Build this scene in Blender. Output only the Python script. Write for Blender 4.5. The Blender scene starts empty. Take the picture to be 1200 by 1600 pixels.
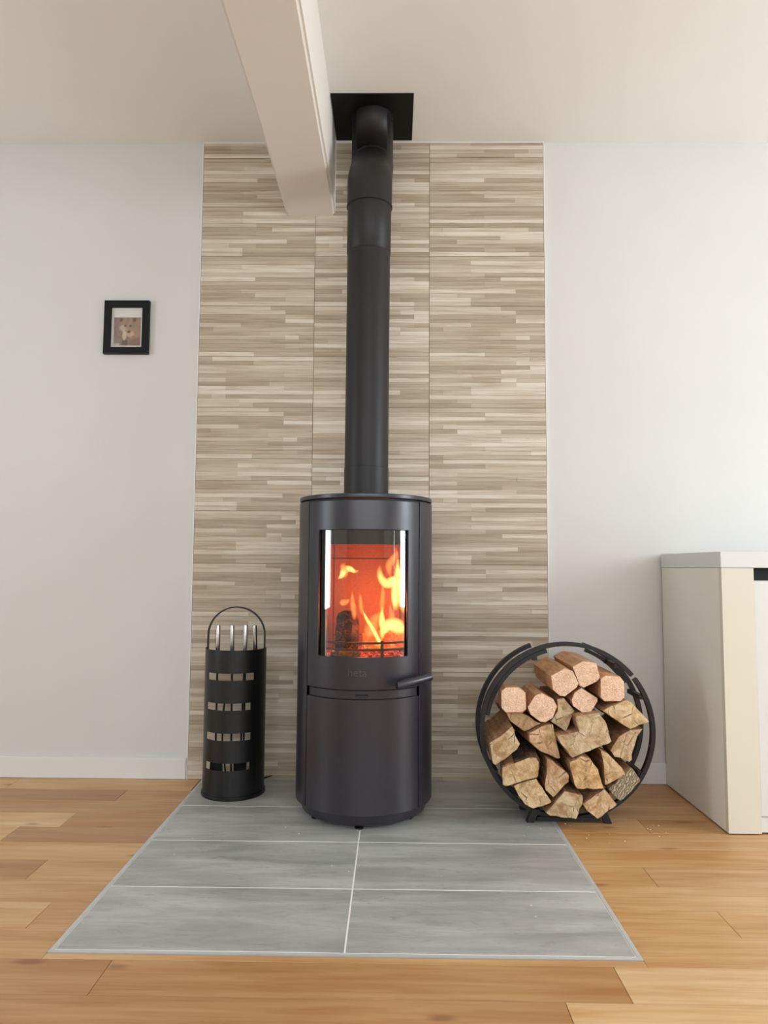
import bpy, bmesh, math, random
from mathutils import Vector, Matrix, noise
random.seed(7)
S = bpy.context.scene
C = S.collection
PI = math.pi
R = math.radians

# ------------------------------------------------------------------ camera
def cam_rot(p, y, r):
    cp, sp, cy, sy = math.cos(p), math.sin(p), math.cos(y), math.sin(y)
    f = Vector((sy*cp, cy*cp, sp)); rt = Vector((cy, -sy, 0)); up = rt.cross(f)
    c, s = math.cos(r), math.sin(r)
    a = c*rt + s*up; b = -s*rt + c*up
    return Matrix((a, b, -f)).transposed()
cd = bpy.data.cameras.new('camera')
cd.sensor_fit = 'VERTICAL'; cd.sensor_height = 24.0
cd.lens = 1104.698*24.0/1600.0
cd.clip_start = .02
cam = bpy.data.objects.new('camera', cd); C.objects.link(cam)
cam.matrix_world = Matrix.Translation((.7678, -2.7084, .8041)) @ cam_rot(.075189, -.013831, .006384).to_4x4()
S.camera = cam

# ------------------------------------------------------------------ world, lights, exposure
S.view_settings.view_transform = 'Standard'
S.view_settings.look = 'None'
S.view_settings.gamma = 1
S.view_settings.use_curve_mapping = False
S.view_settings.exposure = 0.0
W = bpy.data.worlds.new('world'); S.world = W; W.use_nodes = True
W.node_tree.nodes['Background'].inputs[0].default_value = (.72, .82, 1, 1)
W.node_tree.nodes['Background'].inputs[1].default_value = 1.0
def area(name, loc, rot, w, h, power, col):
    l = bpy.data.lights.new(name, 'AREA'); l.shape = 'RECTANGLE'; l.size = w; l.size_y = h
    l.energy = power; l.color = col
    o = bpy.data.objects.new(name, l); C.objects.link(o); o.location = loc; o.rotation_euler = rot
    return o
# daylight entering through the room's windows and an added front one (the lamps sit in the window openings)
RX0, RX1, RY = -2.2, 4.0, -5.4          # room extents
WL = (-2.05, -1.25, .43, 2.05)          # left wall window: y0,y1,z0,z1
WR = (-1.95, -1.0, .42, 2.15)           # right wall window
WN = (-3.00, -2.80, .30, 2.10)          # narrow side light in the right wall
WF = (-1.3, 3.7, 1.22, 2.30)            # added ribbon window behind the camera, raised out of the stove glass's reflection: x0,x1,z0,z1
area('daylight_left', (RX0-.08, (WL[0]+WL[1])/2, (WL[2]+WL[3])/2), (0, R(-90), 0), WL[3]-WL[2], WL[1]-WL[0], 26, (.86, .94, 1))
area('daylight_right', (RX1+.08, (WR[0]+WR[1])/2, (WR[2]+WR[3])/2), (0, R(90), 0), WR[3]-WR[2], WR[1]-WR[0], 78, (.86, .93, 1))
area('daylight_side', (RX1+.08, (WN[0]+WN[1])/2, (WN[2]+WN[3])/2), (0, R(90), 0), WN[3]-WN[2], WN[1]-WN[0], 10, (.84, .93, 1))
area('added_front_fill', ((WF[0]+WF[1])/2, RY-.08, (WF[2]+WF[3])/2), (R(90), 0, 0), WF[1]-WF[0], WF[3]-WF[2], 104, (.90, .95, 1))  # added frontal fill lamp in the made-up high opening

# ------------------------------------------------------------------ material helpers
def lin(r, g, b):
    f = lambda c: (c/255/12.92) if c/255 <= .04045 else ((c/255+.055)/1.055)**2.4
    return (f(r), f(g), f(b), 1)
def mat(name, col=(200, 200, 200), rough=.5, metal=0, spec=.5):
    m = bpy.data.materials.new(name); m.use_nodes = True
    b = m.node_tree.nodes['Principled BSDF']
    b.inputs['Base Color'].default_value = lin(*col); b.inputs['Roughness'].default_value = rough
    b.inputs['Metallic'].default_value = metal; b.inputs['Specular IOR Level'].default_value = spec
    return m
class NT:
    def __init__(s, m): s.m = m; s.t = m.node_tree; s.b = s.t.nodes.get('Principled BSDF')
    def n(s, typ, **kw):
        x = s.t.nodes.new(typ)
        for k, v in kw.items(): setattr(x, k, v)
        return x
    def l(s, a, b): s.t.links.new(a, b)
    def coords(s, scale=(1, 1, 1), space='pos', add=None):
        if space == 'pos': o = s.n('ShaderNodeNewGeometry').outputs['Position']
        else: o = s.n('ShaderNodeTexCoord').outputs['Object']
        if add is not None:
            v = s.n('ShaderNodeVectorMath', operation='ADD'); s.l(o, v.inputs[0]); s.l(add, v.inputs[1]); o = v.outputs[0]
        mp = s.n('ShaderNodeMapping'); mp.inputs['Scale'].default_value = scale; s.l(o, mp.inputs[0])
        return mp.outputs[0]
    def noise(s, vec, scale, detail=4, rough=.55, dist=0):
        x = s.n('ShaderNodeTexNoise'); x.inputs['Scale'].default_value = scale; x.inputs['Detail'].default_value = detail
        x.inputs['Roughness'].default_value = rough; x.inputs['Distortion'].default_value = dist; s.l(vec, x.inputs['Vector'])
        return x.outputs['Fac']
    def ramp(s, fac, stops):
        x = s.n('ShaderNodeValToRGB'); e = x.color_ramp.elements
        while len(e) < len(stops): e.new(.5)
        for q, (p, c) in zip(e, stops): q.position = p; q.color = lin(*c) if not isinstance(c, float) else (c, c, c, 1)
        s.l(fac, x.inputs[0]); return x.outputs[0]
    def mix(s, fac, a, b, mode='MIX'):
        x = s.n('ShaderNodeMix', data_type='RGBA', blend_type=mode)
        for i, v in ((0, fac), (6, a), (7, b)):
            if isinstance(v, (int, float)): x.inputs[i].default_value = v
            elif isinstance(v, tuple): x.inputs[i].default_value = v
            else: s.l(v, x.inputs[i])
        return x.outputs[2]
    def math(s, op, a, b=0.0):
        x = s.n('ShaderNodeMath', operation=op)
        for i, v in ((0, a), (1, b)):
            if isinstance(v, (int, float)): x.inputs[i].default_value = v
            else: s.l(v, x.inputs[i])
        return x.outputs[0]
    def bump(s, h, strength=.2, dist=.002):
        x = s.n('ShaderNodeBump'); x.inputs['Strength'].default_value = strength; x.inputs['Distance'].default_value = dist
        s.l(h, x.inputs['Height']); s.l(x.outputs[0], s.b.inputs['Normal'])
    def col(s, c): s.l(c, s.b.inputs['Base Color'])
    def rough(s, c): s.l(c, s.b.inputs['Roughness'])

def paint(name, col, rough=.75, bump=.12):
    m = mat(name, col, rough, spec=.3); t = NT(m)
    v = t.coords()
    a = t.noise(v, 3, 2)
    t.col(t.mix(a, lin(*[max(0, c-4) for c in col]), lin(*[min(255, c+3) for c in col])))
    t.bump(t.noise(v, 160, 3), bump, .001)
    return m
M = {}
M['wall'] = paint('white_wall_paint', (211, 210, 206))
M['ceiling'] = paint('white_ceiling_paint', (240, 238, 232))
M['beam'] = paint('white_beam_plaster', (232, 226, 218), bump=.3)
M['trim'] = paint('white_gloss_trim', (222, 222, 219), .4, .03)
M['grout'] = mat('white_grout', (240, 240, 236), .8)
M['wallgrout'] = mat('beige_grout', (172, 160, 140), .85)

# split-look wall tile: strip tone comes from a per-face attribute, streaks from noise
m = mat('beige_strip_tile', rough=.55, spec=.4); t = NT(m)
at = t.n('ShaderNodeAttribute', attribute_name='tone').outputs['Fac']
v = t.coords((5, 1, 120)); st = t.noise(v, 1, 4, .55)
v2 = t.coords((14, 1, 60)); st2 = t.noise(v2, 1.6, 4, .65, .6)
base = t.ramp(at, [(0, (162, 147, 126)), (.35, (181, 167, 146)), (.65, (197, 184, 164)), (1, (221, 211, 195))])
dark = t.mix(1.0, base, lin(232, 226, 218), 'MULTIPLY')
c = t.mix(t.ramp(st, [(.36, 0.0), (.56, 1.0)]), dark, base)
fl = t.ramp(st2, [(.66, 0.0), (.74, 1.0)])
c = t.mix(t.math('MULTIPLY', fl, .30), c, lin(136, 120, 98))
t.col(c); t.bump(st, .25, .001); M['tile'] = m

# oak planks: tone comes from the object colour
m = mat('oak_plank', rough=.38, spec=.45); t = NT(m)
oi = t.n('ShaderNodeObjectInfo')
sep = t.n('ShaderNodeSeparateColor'); t.l(oi.outputs['Color'], sep.inputs[0])
off = t.n('ShaderNodeCombineXYZ'); t.l(t.math('MULTIPLY', oi.outputs['Random'], 31.0), off.inputs[0]); t.l(t.math('MULTIPLY', oi.outputs['Random'], 17.0), off.inputs[2])
v = t.coords((2.2, 30, 1), add=off.outputs[0]); g1 = t.noise(v, 1.4, 6, .6, .5)
v = t.coords((5, 160, 1), add=off.outputs[0]); g2 = t.noise(v, 1, 4, .6)
v = t.coords((1.1, 4.5, 1), add=off.outputs[0]); g3 = t.noise(v, 1.5, 3, .5, .3)
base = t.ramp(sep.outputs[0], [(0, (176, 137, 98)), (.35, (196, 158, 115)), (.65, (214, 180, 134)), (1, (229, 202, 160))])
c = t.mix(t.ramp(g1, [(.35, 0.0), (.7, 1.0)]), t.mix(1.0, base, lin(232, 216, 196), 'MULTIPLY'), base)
c = t.mix(t.math('MULTIPLY', t.ramp(g2, [(.5, 0.0), (.75, 1.0)]), .35), c, t.mix(1.0, c, lin(205, 180, 152), 'MULTIPLY'))
c = t.mix(t.ramp(g3, [(.35, 0.0), (.7, 1.0)]), c, t.mix(1.0, c, lin(236, 216, 190), 'MULTIPLY'))
vo = t.n('ShaderNodeTexVoronoi', voronoi_dimensions='2D'); vo.inputs['Scale'].default_value = 1.0
t.l(t.coords((1.5, 4.2, 1), add=off.outputs[0]), vo.inputs['Vector'])
kn = t.math('ADD', vo.outputs['Distance'], t.math('MULTIPLY', g1, .06))
kf = t.ramp(kn, [(.052, 1.0), (.085, 0.0)])
c = t.mix(t.math('MULTIPLY', kf, .55), c, lin(112, 74, 46))
t.col(c); t.rough(t.ramp(g1, [(0, .34), (1, .46)])); t.bump(g2, .15, .0006); M['oak'] = m

# grey concrete-look hearth tile
m = mat('grey_hearth_tile', rough=.36, spec=.55); t = NT(m)
oi = t.n('ShaderNodeObjectInfo')
off = t.n('ShaderNodeCombineXYZ'); t.l(t.math('MULTIPLY', oi.outputs['Random'], 13.0), off.inputs[0]); t.l(t.math('MULTIPLY', oi.outputs['Random'], 5.0), off.inputs[1])
n1 = t.noise(t.coords((1.6, 9, 1), add=off.outputs[0]), 1.5, 6, .6, .4)
n2 = t.noise(t.coords((9, 34, 1), add=off.outputs[0]), 1.3, 6, .75, 1.4)
n3 = t.noise(t.coords((2, 3, 1)), 1.6, 3, .6)
c = t.ramp(n1, [(.32, (146, 149, 146)), (.5, (169, 171, 168)), (.68, (190, 192, 189))])
c = t.mix(t.math('MULTIPLY', t.ramp(n2, [(.54, 0.0), (.72, 1.0)]), .55), c, lin(126, 122, 114))
n4 = t.noise(t.coords((3, 11, 1), add=off.outputs[0]), 2.2, 5, .7, .8)
c = t.mix(t.math('MULTIPLY', t.ramp(n4, [(.56, 0.0), (.66, 1.0)]), .4), c, lin(142, 139, 132))
c = t.mix(t.math('MULTIPLY', t.ramp(n4, [(.28, 1.0), (.42, 0.0)]), .4), c, lin(200, 202, 198))
c = t.mix(t.math('MULTIPLY', t.ramp(n3, [(.45, 0.0), (.75, 1.0)]), .3), c, lin(150, 146, 138))
t.col(c); t.rough(t.ramp(n1, [(.2, .30), (.8, .42)])); t.bump(n2, .12, .0006); M['hearth'] = m

def metalpaint(name, col, rough, spec=.5, bump=.05):
    m = mat(name, col, rough, spec=spec); t = NT(m)
    n = t.noise(t.coords(space='obj'), 900, 2); t.bump(n, bump, .0004)
    n2 = t.noise(t.coords(space='obj'), 6, 3); t.rough(t.ramp(n2, [(.2, rough-.03), (.8, rough+.05)]))
    return m
M['stove'] = metalpaint('charcoal_stove_paint', (38, 35, 44), .33, .65)
M['letter'] = metalpaint('raised_lettering_paint', (64, 61, 68), .3, .8)
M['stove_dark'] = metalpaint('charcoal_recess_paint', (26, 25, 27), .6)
M['pipe'] = metalpaint('black_flue_paint', (25, 23, 24), .48, .42)
M['black'] = metalpaint('matt_black_enamel', (11, 11, 11), .55, .25)
M['bucket'] = metalpaint('satin_black_powder_coat', (12, 13, 16), .40, .5)
M['rack'] = metalpaint('blackened_steel', (20, 20, 22), .48, .5, .15)
m = mat('brushed_steel', (190, 186, 180), .25, 1); t = NT(m)
t.bump(t.noise(t.coords((1, 1, 1), 'obj'), 300, 2), .08, .0004); M['steel'] = m
M['alu'] = mat('pale_edge_profile', (196, 198, 196), .4, .2)
M['gapblack'] = mat('dark_gap', (18, 17, 16), .8)
M['cream'] = paint('cream_lacquer', (216, 211, 195), .35, .02)
M['panel'] = paint('offwhite_side_lacquer', (234, 231, 221), .42, .02)
M['whitelac'] = paint('white_lacquer', (216, 218, 214), .3, .02)

# firewood
m = mat('split_wood_end', rough=.8, spec=.2); t = NT(m)
oi = t.n('ShaderNodeObjectInfo')
off = t.n('ShaderNodeCombineXYZ'); t.l(t.math('MULTIPLY', oi.outputs['Random'], 9.0), off.inputs[0]); t.l(t.math('MULTIPLY', oi.outputs['Random'], 5.0), off.inputs[2])
v = t.coords(add=off.outputs[0]); n1 = t.noise(v, 26, 6, .65, 1.0); n2 = t.noise(v, 150, 4, .7)
wv = t.n('ShaderNodeTexWave', wave_type='RINGS', rings_direction='Y'); wv.inputs['Scale'].default_value = 38; wv.inputs['Distortion'].default_value = 3.5; wv.inputs['Detail'].default_value = 2
t.l(v, wv.inputs['Vector'])
tint = t.mix(1.0, t.mix(oi.outputs['Random'], lin(234, 216, 188), lin(220, 200, 170)), oi.outputs['Color'], 'MULTIPLY')
c = t.mix(t.ramp(n1, [(.36, 0.0), (.60, 1.0)]), t.mix(1.0, tint, lin(200, 182, 158), 'MULTIPLY'), tint)
c = t.mix(t.math('MULTIPLY', wv.outputs['Fac'], .16), c, t.mix(1.0, c, lin(206, 186, 160), 'MULTIPLY'))
c = t.mix(t.math('MULTIPLY', t.ramp(n2, [(.58, 0.0), (.70, 1.0)]), .5), c, lin(104, 78, 54))
crk = t.n('ShaderNodeTexVoronoi', feature='DISTANCE_TO_EDGE'); crk.inputs['Scale'].default_value = 22; t.l(t.coords((1, .3, .55), add=off.outputs[0]), crk.inputs['Vector'])
ck = t.math('MULTIPLY', t.ramp(crk.outputs[0], [(.008, 1.0), (.03, 0.0)]), t.ramp(n1, [(.5, 0.0), (.6, .75)]))
c = t.mix(ck, c, lin(84, 60, 42))
t.col(c); t.bump(t.math('SUBTRACT', t.math('ADD', n1, t.math('MULTIPLY', n2, .6)), ck), .8, .004); M['split_end'] = m
m = mat('split_wood_side', rough=.85, spec=.2); t = NT(m)
v = t.coords((60, 5, 60), add=None); n1 = t.noise(v, 1.2, 5, .65, .3); n2 = t.noise(t.coords(), 40, 5, .6)
c = t.ramp(n1, [(.3, (122, 88, 62)), (.55, (172, 132, 96)), (.75, (204, 168, 128))])
c = t.mix(t.ramp(n2, [(.45, 0.0), (.7, .6)]), c, lin(120, 84, 58))
t.col(c); t.bump(n1, .6, .003); M['split_side'] = m
m = mat('splintered_wood_end', rough=.9, spec=.15); t = NT(m)
wv = t.n('ShaderNodeTexWave', wave_type='BANDS', bands_direction='X'); wv.inputs['Scale'].default_value = 44; wv.inputs['Distortion'].default_value = 9; wv.inputs['Detail'].default_value = 4; wv.inputs['Detail Scale'].default_value = 1.5
mp = t.n('ShaderNodeMapping'); mp.inputs['Rotation'].default_value = (0, R(-28), 0); t.l(t.coords(), mp.inputs[0]); t.l(mp.outputs[0], wv.inputs['Vector'])
n1 = t.noise(t.coords(), 70, 5, .7)
c = t.ramp(wv.outputs['Fac'], [(.1, (150, 132, 104)), (.5, (196, 180, 150)), (.9, (214, 200, 172))])
t.col(t.mix(t.ramp(n1, [(.5, 0.0), (.7, .6)]), c, lin(120, 100, 76))); t.bump(t.math('ADD', wv.outputs['Fac'], n1), 1.0, .006); M['splinter'] = m
m = mat('dark_bark', rough=.95, spec=.1); t = NT(m)
n1 = t.noise(t.coords((60, 20, 60)), 1.5, 6, .7); t.col(t.ramp(n1, [(.35, (52, 42, 34)), (.6, (96, 80, 62)), (.72, (150, 132, 104))])); t.bump(n1, .9, .004); M['bark'] = m
m = mat('pressed_chip_end', rough=.85, spec=.2); t = NT(m)
v = t.coords(); vo = t.n('ShaderNodeTexVoronoi'); vo.inputs['Scale'].default_value = 260; t.l(v, vo.inputs['Vector'])
n1 = t.noise(v, 190, 4, .7, 1.5); n2 = t.noise(v, 30, 3)
c = t.ramp(n1, [(.3, (190, 140, 108)), (.5, (240, 202, 170)), (.7, (252, 230, 206))])
c = t.mix(t.ramp(n2, [(.5, 0.0), (.75, .5)]), c, lin(190, 142, 108))
t.col(c); t.bump(t.math('ADD', n1, vo.outputs['Distance']), .7, .0025); M['chip_end'] = m
m = mat('pressed_chip_side', rough=.7, spec=.3); t = NT(m)
n1 = t.noise(t.coords((60, 8, 60)), 1.5, 5, .6, .5); t.col(t.ramp(n1, [(.3, (176, 126, 90)), (.7, (216, 168, 126))])); t.bump(n1, .3, .0015); M['chip_side'] = m

# fire
m = mat('firebox_brick', (150, 100, 75), .9, spec=.1); t = NT(m)
n1 = t.noise(t.coords(), 220, 4, .7); t.col(t.ramp(n1, [(.3, (134, 84, 60)), (.7, (164, 112, 82))])); t.bump(n1, .4, .001); M['brick'] = m
def flamemat(name, lo, hi, strength, alpha):
    m = bpy.data.materials.new(name); m.use_nodes = True; nt = m.node_tree; nt.nodes.clear()
    t = NT(m)
    at = t.n('ShaderNodeAttribute', attribute_name='flame_heat').outputs['Fac']
    n = t.noise(t.coords((1, 1, .4)), 55, 3, .6, .6)
    h = t.math('MULTIPLY', at, t.math('ADD', t.math('MULTIPLY', n, .9), .55))
    em = t.n('ShaderNodeEmission'); t.l(t.ramp(h, [(0, lo), (1, hi)]), em.inputs[0]); em.inputs[1].default_value = strength
    tr = t.n('ShaderNodeBsdfTransparent'); mx = t.n('ShaderNodeMixShader')
    t.l(t.math('MULTIPLY', t.ramp(h, [(.10, 0.0), (.85, 1.0)]), alpha), mx.inputs[0])
    t.l(tr.outputs[0], mx.inputs[1]); t.l(em.outputs[0], mx.inputs[2])
    o = t.n('ShaderNodeOutputMaterial'); t.l(mx.outputs[0], o.inputs[0])
    return m
M['flame_y'] = flamemat('yellow_flame', (255, 120, 40), (255, 224, 120), 2.4, .95)
M['flame_o'] = flamemat('orange_flame', (255, 90, 30), (255, 160, 80), 1.5, .6)
m = mat('charred_wood', (16, 13, 12), .9, spec=.1); t = NT(m)
vo = t.n('ShaderNodeTexVoronoi', feature='DISTANCE_TO_EDGE'); vo.inputs['Scale'].default_value = 90; t.l(t.coords(), vo.inputs['Vector'])
n1 = t.noise(t.coords(), 30, 3)
cr = t.ramp(vo.outputs[0], [(.02, 1.0), (.07, 0.0)])
t.b.inputs['Emission Color'].default_value = (1, .12, .02, 1)
t.l(t.math('MULTIPLY', t.math('MULTIPLY', cr, t.ramp(n1, [(.45, 0.0), (.6, 1.0)])), .4), t.b.inputs['Emission Strength'])
t.bump(vo.outputs[0], .8, .004); M['char'] = m
m = mat('ash_grey_char', (92, 80, 66), .95, spec=.1); t = NT(m)
n1 = t.noise(t.coords(), 60, 5, .7); t.col(t.ramp(n1, [(.35, (38, 32, 30)), (.6, (108, 94, 76))])); t.bump(n1, .8, .004); M['ashchar'] = m
m = mat('glowing_wood', (120, 50, 20), .9, spec=.1); t = NT(m)
n1 = t.noise(t.coords(), 45, 4, .6, .5)
t.l(t.ramp(n1, [(.3, (190, 50, 20)), (.5, (240, 110, 40)), (.7, (255, 190, 90))]), t.b.inputs['Emission Color']); t.b.inputs['Emission Strength'].default_value = .9; M['glow'] = m
m = mat('ember', (60, 20, 14), .9, spec=.1); t = NT(m)
n1 = t.noise(t.coords(), 110, 4, .6, .5)
t.l(t.ramp(n1, [(.42, (60, 8, 6)), (.52, (226, 50, 40)), (.66, (255, 150, 110))]), t.b.inputs['Emission Color']); t.b.inputs['Emission Strength'].default_value = .95; M['ember'] = m

# stove door glass: clear sheet with real Fresnel reflection
m = bpy.data.materials.new('stove_glass'); m.use_nodes = True; m.node_tree.nodes.clear(); t = NT(m)
fr = t.n('ShaderNodeFresnel'); fr.inputs[0].default_value = 1.6
gl = t.n('ShaderNodeBsdfGlossy'); gl.inputs['Roughness'].default_value = .015
tr = t.n('ShaderNodeBsdfTransparent'); tr.inputs[0].default_value = (.96, .95, .93, 1)
mx = t.n('ShaderNodeMixShader'); t.l(fr.outputs[0], mx.inputs[0]); t.l(tr.outputs[0], mx.inputs[1]); t.l(gl.outputs[0], mx.inputs[2])
o = t.n('ShaderNodeOutputMaterial'); t.l(mx.outputs[0], o.inputs[0]); M['glass'] = m
m = bpy.data.materials.new('picture_glass'); m.use_nodes = True; m.node_tree.nodes.clear(); t = NT(m)
gl = t.n('ShaderNodeBsdfGlossy'); gl.inputs['Roughness'].default_value = .05
tr = t.n('ShaderNodeBsdfTransparent'); mx = t.n('ShaderNodeMixShader'); mx.inputs[0].default_value = .05
t.l(tr.outputs[0], mx.inputs[1]); t.l(gl.outputs[0], mx.inputs[2]); o = t.n('ShaderNodeOutputMaterial'); t.l(mx.outputs[0], o.inputs[0]); M['pglass'] = m

# ------------------------------------------------------------------ mesh helpers
def link(name, me, mats, parent=None, kind=None, smooth=False):
    if not isinstance(mats, (list, tuple)): mats = [mats]
    for x in mats: me.materials.append(x)
    if smooth:
        for p in me.polygons: p.use_smooth = True
    o = bpy.data.objects.new(name, me); C.objects.link(o)
    if parent is not None: o.parent = parent
    if kind: o['kind'] = kind
    return o
def thing(name, label, cat, loc=(0, 0, 0), group=None):
    o = bpy.data.objects.new(name, None); C.objects.link(o); o.location = loc; o.empty_display_size = .05
    o['label'] = label; o['category'] = cat
    if group: o['group'] = group
    return o
def tag(o, label, cat, group=None):
    o['label'] = label; o['category'] = cat
    if group: o['group'] = group
    return o
class BM:
    """collects shapes in world coordinates; build() makes one mesh relative to its parent"""
    def __init__(s): s.v = []; s.f = []; s.mi = []; s.sm = []
    def add(s, vs, fs, mi=0, sm=False):
        k = len(s.v); s.v += [Vector(v) for v in vs]
        for f in fs: s.f.append([k+i for i in f]); s.mi.append(mi); s.sm.append(sm)
        return s
    def box(s, x0, x1, y0, y1, z0, z1, mi=0, b=0.0):
        if b > 0:
            bm = bmesh.new(); bmesh.ops.create_cube(bm, size=1)
            for v in bm.verts: v.co = Vector(((x0+x1)/2+v.co.x*(x1-x0), (y0+y1)/2+v.co.y*(y1-y0), (z0+z1)/2+v.co.z*(z1-z0)))
            bmesh.ops.bevel(bm, geom=bm.edges[:], offset=b, segments=2, affect='EDGES', profile=.5)
            bm.verts.index_update(); s.add([v.co.copy() for v in bm.verts], [[v.index for v in f.verts] for f in bm.faces], mi); bm.free()
            return s
        vs = [(x, y, z) for x in (x0, x1) for y in (y0, y1) for z in (z0, z1)]
        return s.add(vs, [(0, 1, 3, 2), (4, 6, 7, 5), (0, 4, 5, 1), (2, 3, 7, 6), (0, 2, 6, 4), (1, 5, 7, 3)], mi)
    def tube(s, pts, r, n=16, caps=True, mi=0, rr=None, sec=None):
        """swept tube; r a number, rr radii per point, sec=(a,b) box section: a along binormal, b along normal"""
        pts = [Vector(p) for p in pts]; k0 = len(s.v); N = len(pts)
        up = None; rings = []
        for i, p in enumerate(pts):
            d = ((pts[min(i+1, N-1)]-p).normalized() + (p-pts[max(i-1, 0)]).normalized()).normalized()
            if up is None:
                up = Vector((0, 1, 0)) if abs(d.y) < .9 else Vector((0, 0, 1))
            a = d.cross(up).normalized(); up = a.cross(d).normalized()
            q = rr[i] if rr else r
            if sec:
                ring = [p + a*x*sec[0]/2 + up*y*sec[1]/2 for x, y in ((-1, -1), (1, -1), (1, 1), (-1, 1))]
            else:
                ring = [p + (a*math.cos(2*PI*j/n) + up*math.sin(2*PI*j/n))*q for j in range(n)]
            rings.append(ring)
        if sec: n = 4
        vs = [v for g in rings for v in g]; fs = []
        for i in range(N-1):
            for j in range(n): fs.append((i*n+j, i*n+(j+1) % n, (i+1)*n+(j+1) % n, (i+1)*n+j))
        s.add(vs, fs, mi, not sec)
        if caps: s.add(rings[0], [list(range(n))[::-1]], mi); s.add(rings[-1], [list(range(n))], mi)
        return s
    def lathe(s, cx, cy, prof, n=64, mi=0, a0=0, a1=2*PI, smooth=True):
        full = abs(a1-a0-2*PI) < 1e-6; m = n if full else n+1; vs = []; fs = []
        for r, z in prof:
            for j in range(m):
                a = a0+(a1-a0)*j/n; vs.append((cx+r*math.sin(a), cy-r*math.cos(a), z))
        for i in range(len(prof)-1):
            for j in range(n):
                k = (j+1) % m if full else j+1
                fs.append((i*m+j, i*m+k, (i+1)*m+k, (i+1)*m+j))
        return s.add(vs, fs, mi, smooth)
    def build(s, name, mats, parent=None, kind=None):
        inv = Vector((0, 0, 0))
        if parent is not None:
            q = parent
            while q is not None: inv += Vector(q.location); q = q.parent
        me = bpy.data.meshes.new(name); me.from_pydata([v-inv for v in s.v], [], s.f)
        o = link(name, me, mats, parent, kind)
        me.polygons.foreach_set('material_index', s.mi); me.polygons.foreach_set('use_smooth', s.sm)
        bm = bmesh.new(); bm.from_mesh(me); bmesh.ops.recalc_face_normals(bm, faces=bm.faces); bm.to_mesh(me); bm.free()
        return o
def autosmooth(o, ang=35):
    me = o.data; bm = bmesh.new(); bm.from_mesh(me); bmesh.ops.remove_doubles(bm, verts=bm.verts, dist=1e-5)
    for f in bm.faces: f.smooth = True
    for e in bm.edges:
        if len(e.link_faces) != 2 or e.calc_face_angle(0) > R(ang): e.smooth = False
    bm.to_mesh(me); bm.free(); return o
def arc_sheet(name, cx, cy, rad, th, al, zl, holes, m, parent, bev=0.0):
    """curved sheet: al = angles (rad, from the front), zl = heights; holes = [(a0,a1,z0,z1)] skipped; solid, thickness inward"""
    bm = bmesh.new(); inv = Vector((0, 0, 0)); q = parent
    while q is not None: inv += Vector(q.location); q = q.parent
    A = sorted(al); Z = sorted(zl); nA, nZ = len(A), len(Z)
    def pt(r, a, z): return bm.verts.new(Vector((cx+r*math.sin(a), cy-r*math.cos(a), z))-inv)
    O = [[pt(rad, a, z) for a in A] for z in Z]; I = [[pt(rad-th, a, z) for a in A] for z in Z]
    def solid(i, j):
        if i < 0 or j < 0 or i >= nZ-1 or j >= nA-1: return False
        a = (A[j]+A[j+1])/2; z = (Z[i]+Z[i+1])/2
        return not any(h[0] < a < h[1] and h[2] < z < h[3] for h in holes)
    for i in range(nZ-1):
        for j in range(nA-1):
            if not solid(i, j): continue
            bm.faces.new((O[i][j], O[i][j+1], O[i+1][j+1], O[i+1][j])); bm.faces.new((I[i][j], I[i+1][j], I[i+1][j+1], I[i][j+1]))
            if not solid(i-1, j): bm.faces.new((O[i][j], I[i][j], I[i][j+1], O[i][j+1]))
            if not solid(i+1, j): bm.faces.new((O[i+1][j], O[i+1][j+1], I[i+1][j+1], I[i+1][j]))
            if not solid(i, j-1): bm.faces.new((O[i][j], O[i+1][j], I[i+1][j], I[i][j]))
            if not solid(i, j+1): bm.faces.new((O[i][j+1], I[i][j+1], I[i+1][j+1], O[i+1][j+1]))
    bmesh.ops.delete(bm, geom=[v for v in bm.verts if not v.link_faces], context='VERTS')
    for f in bm.faces: f.smooth = True
    for e in bm.edges:
        if len(e.link_faces) == 2 and e.calc_face_angle(0) > R(30): e.smooth = False
    me = bpy.data.meshes.new(name); bm.to_mesh(me); bm.free()
    o = link(name, me, m, parent)
    if bev:
        md = o.modifiers.new('edge', 'BEVEL'); md.width = bev; md.segments = 2; md.limit_method = 'ANGLE'; md.angle_limit = R(40); md.harden_normals = False
    return o
def frange(a, b, n): return [a+(b-a)*i/n for i in range(n+1)]

# ================================================================== SETTING
CEIL = 2.49
# hearth rectangle let into the floor
HX0, HX1, HY = .055, 1.285, -1.19
b = BM(); b.box(RX0-.2, RX1+.2, RY-.2, .15, -.12, -.02); floor = b.build('floor', M['gapblack'], kind='structure')
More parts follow.
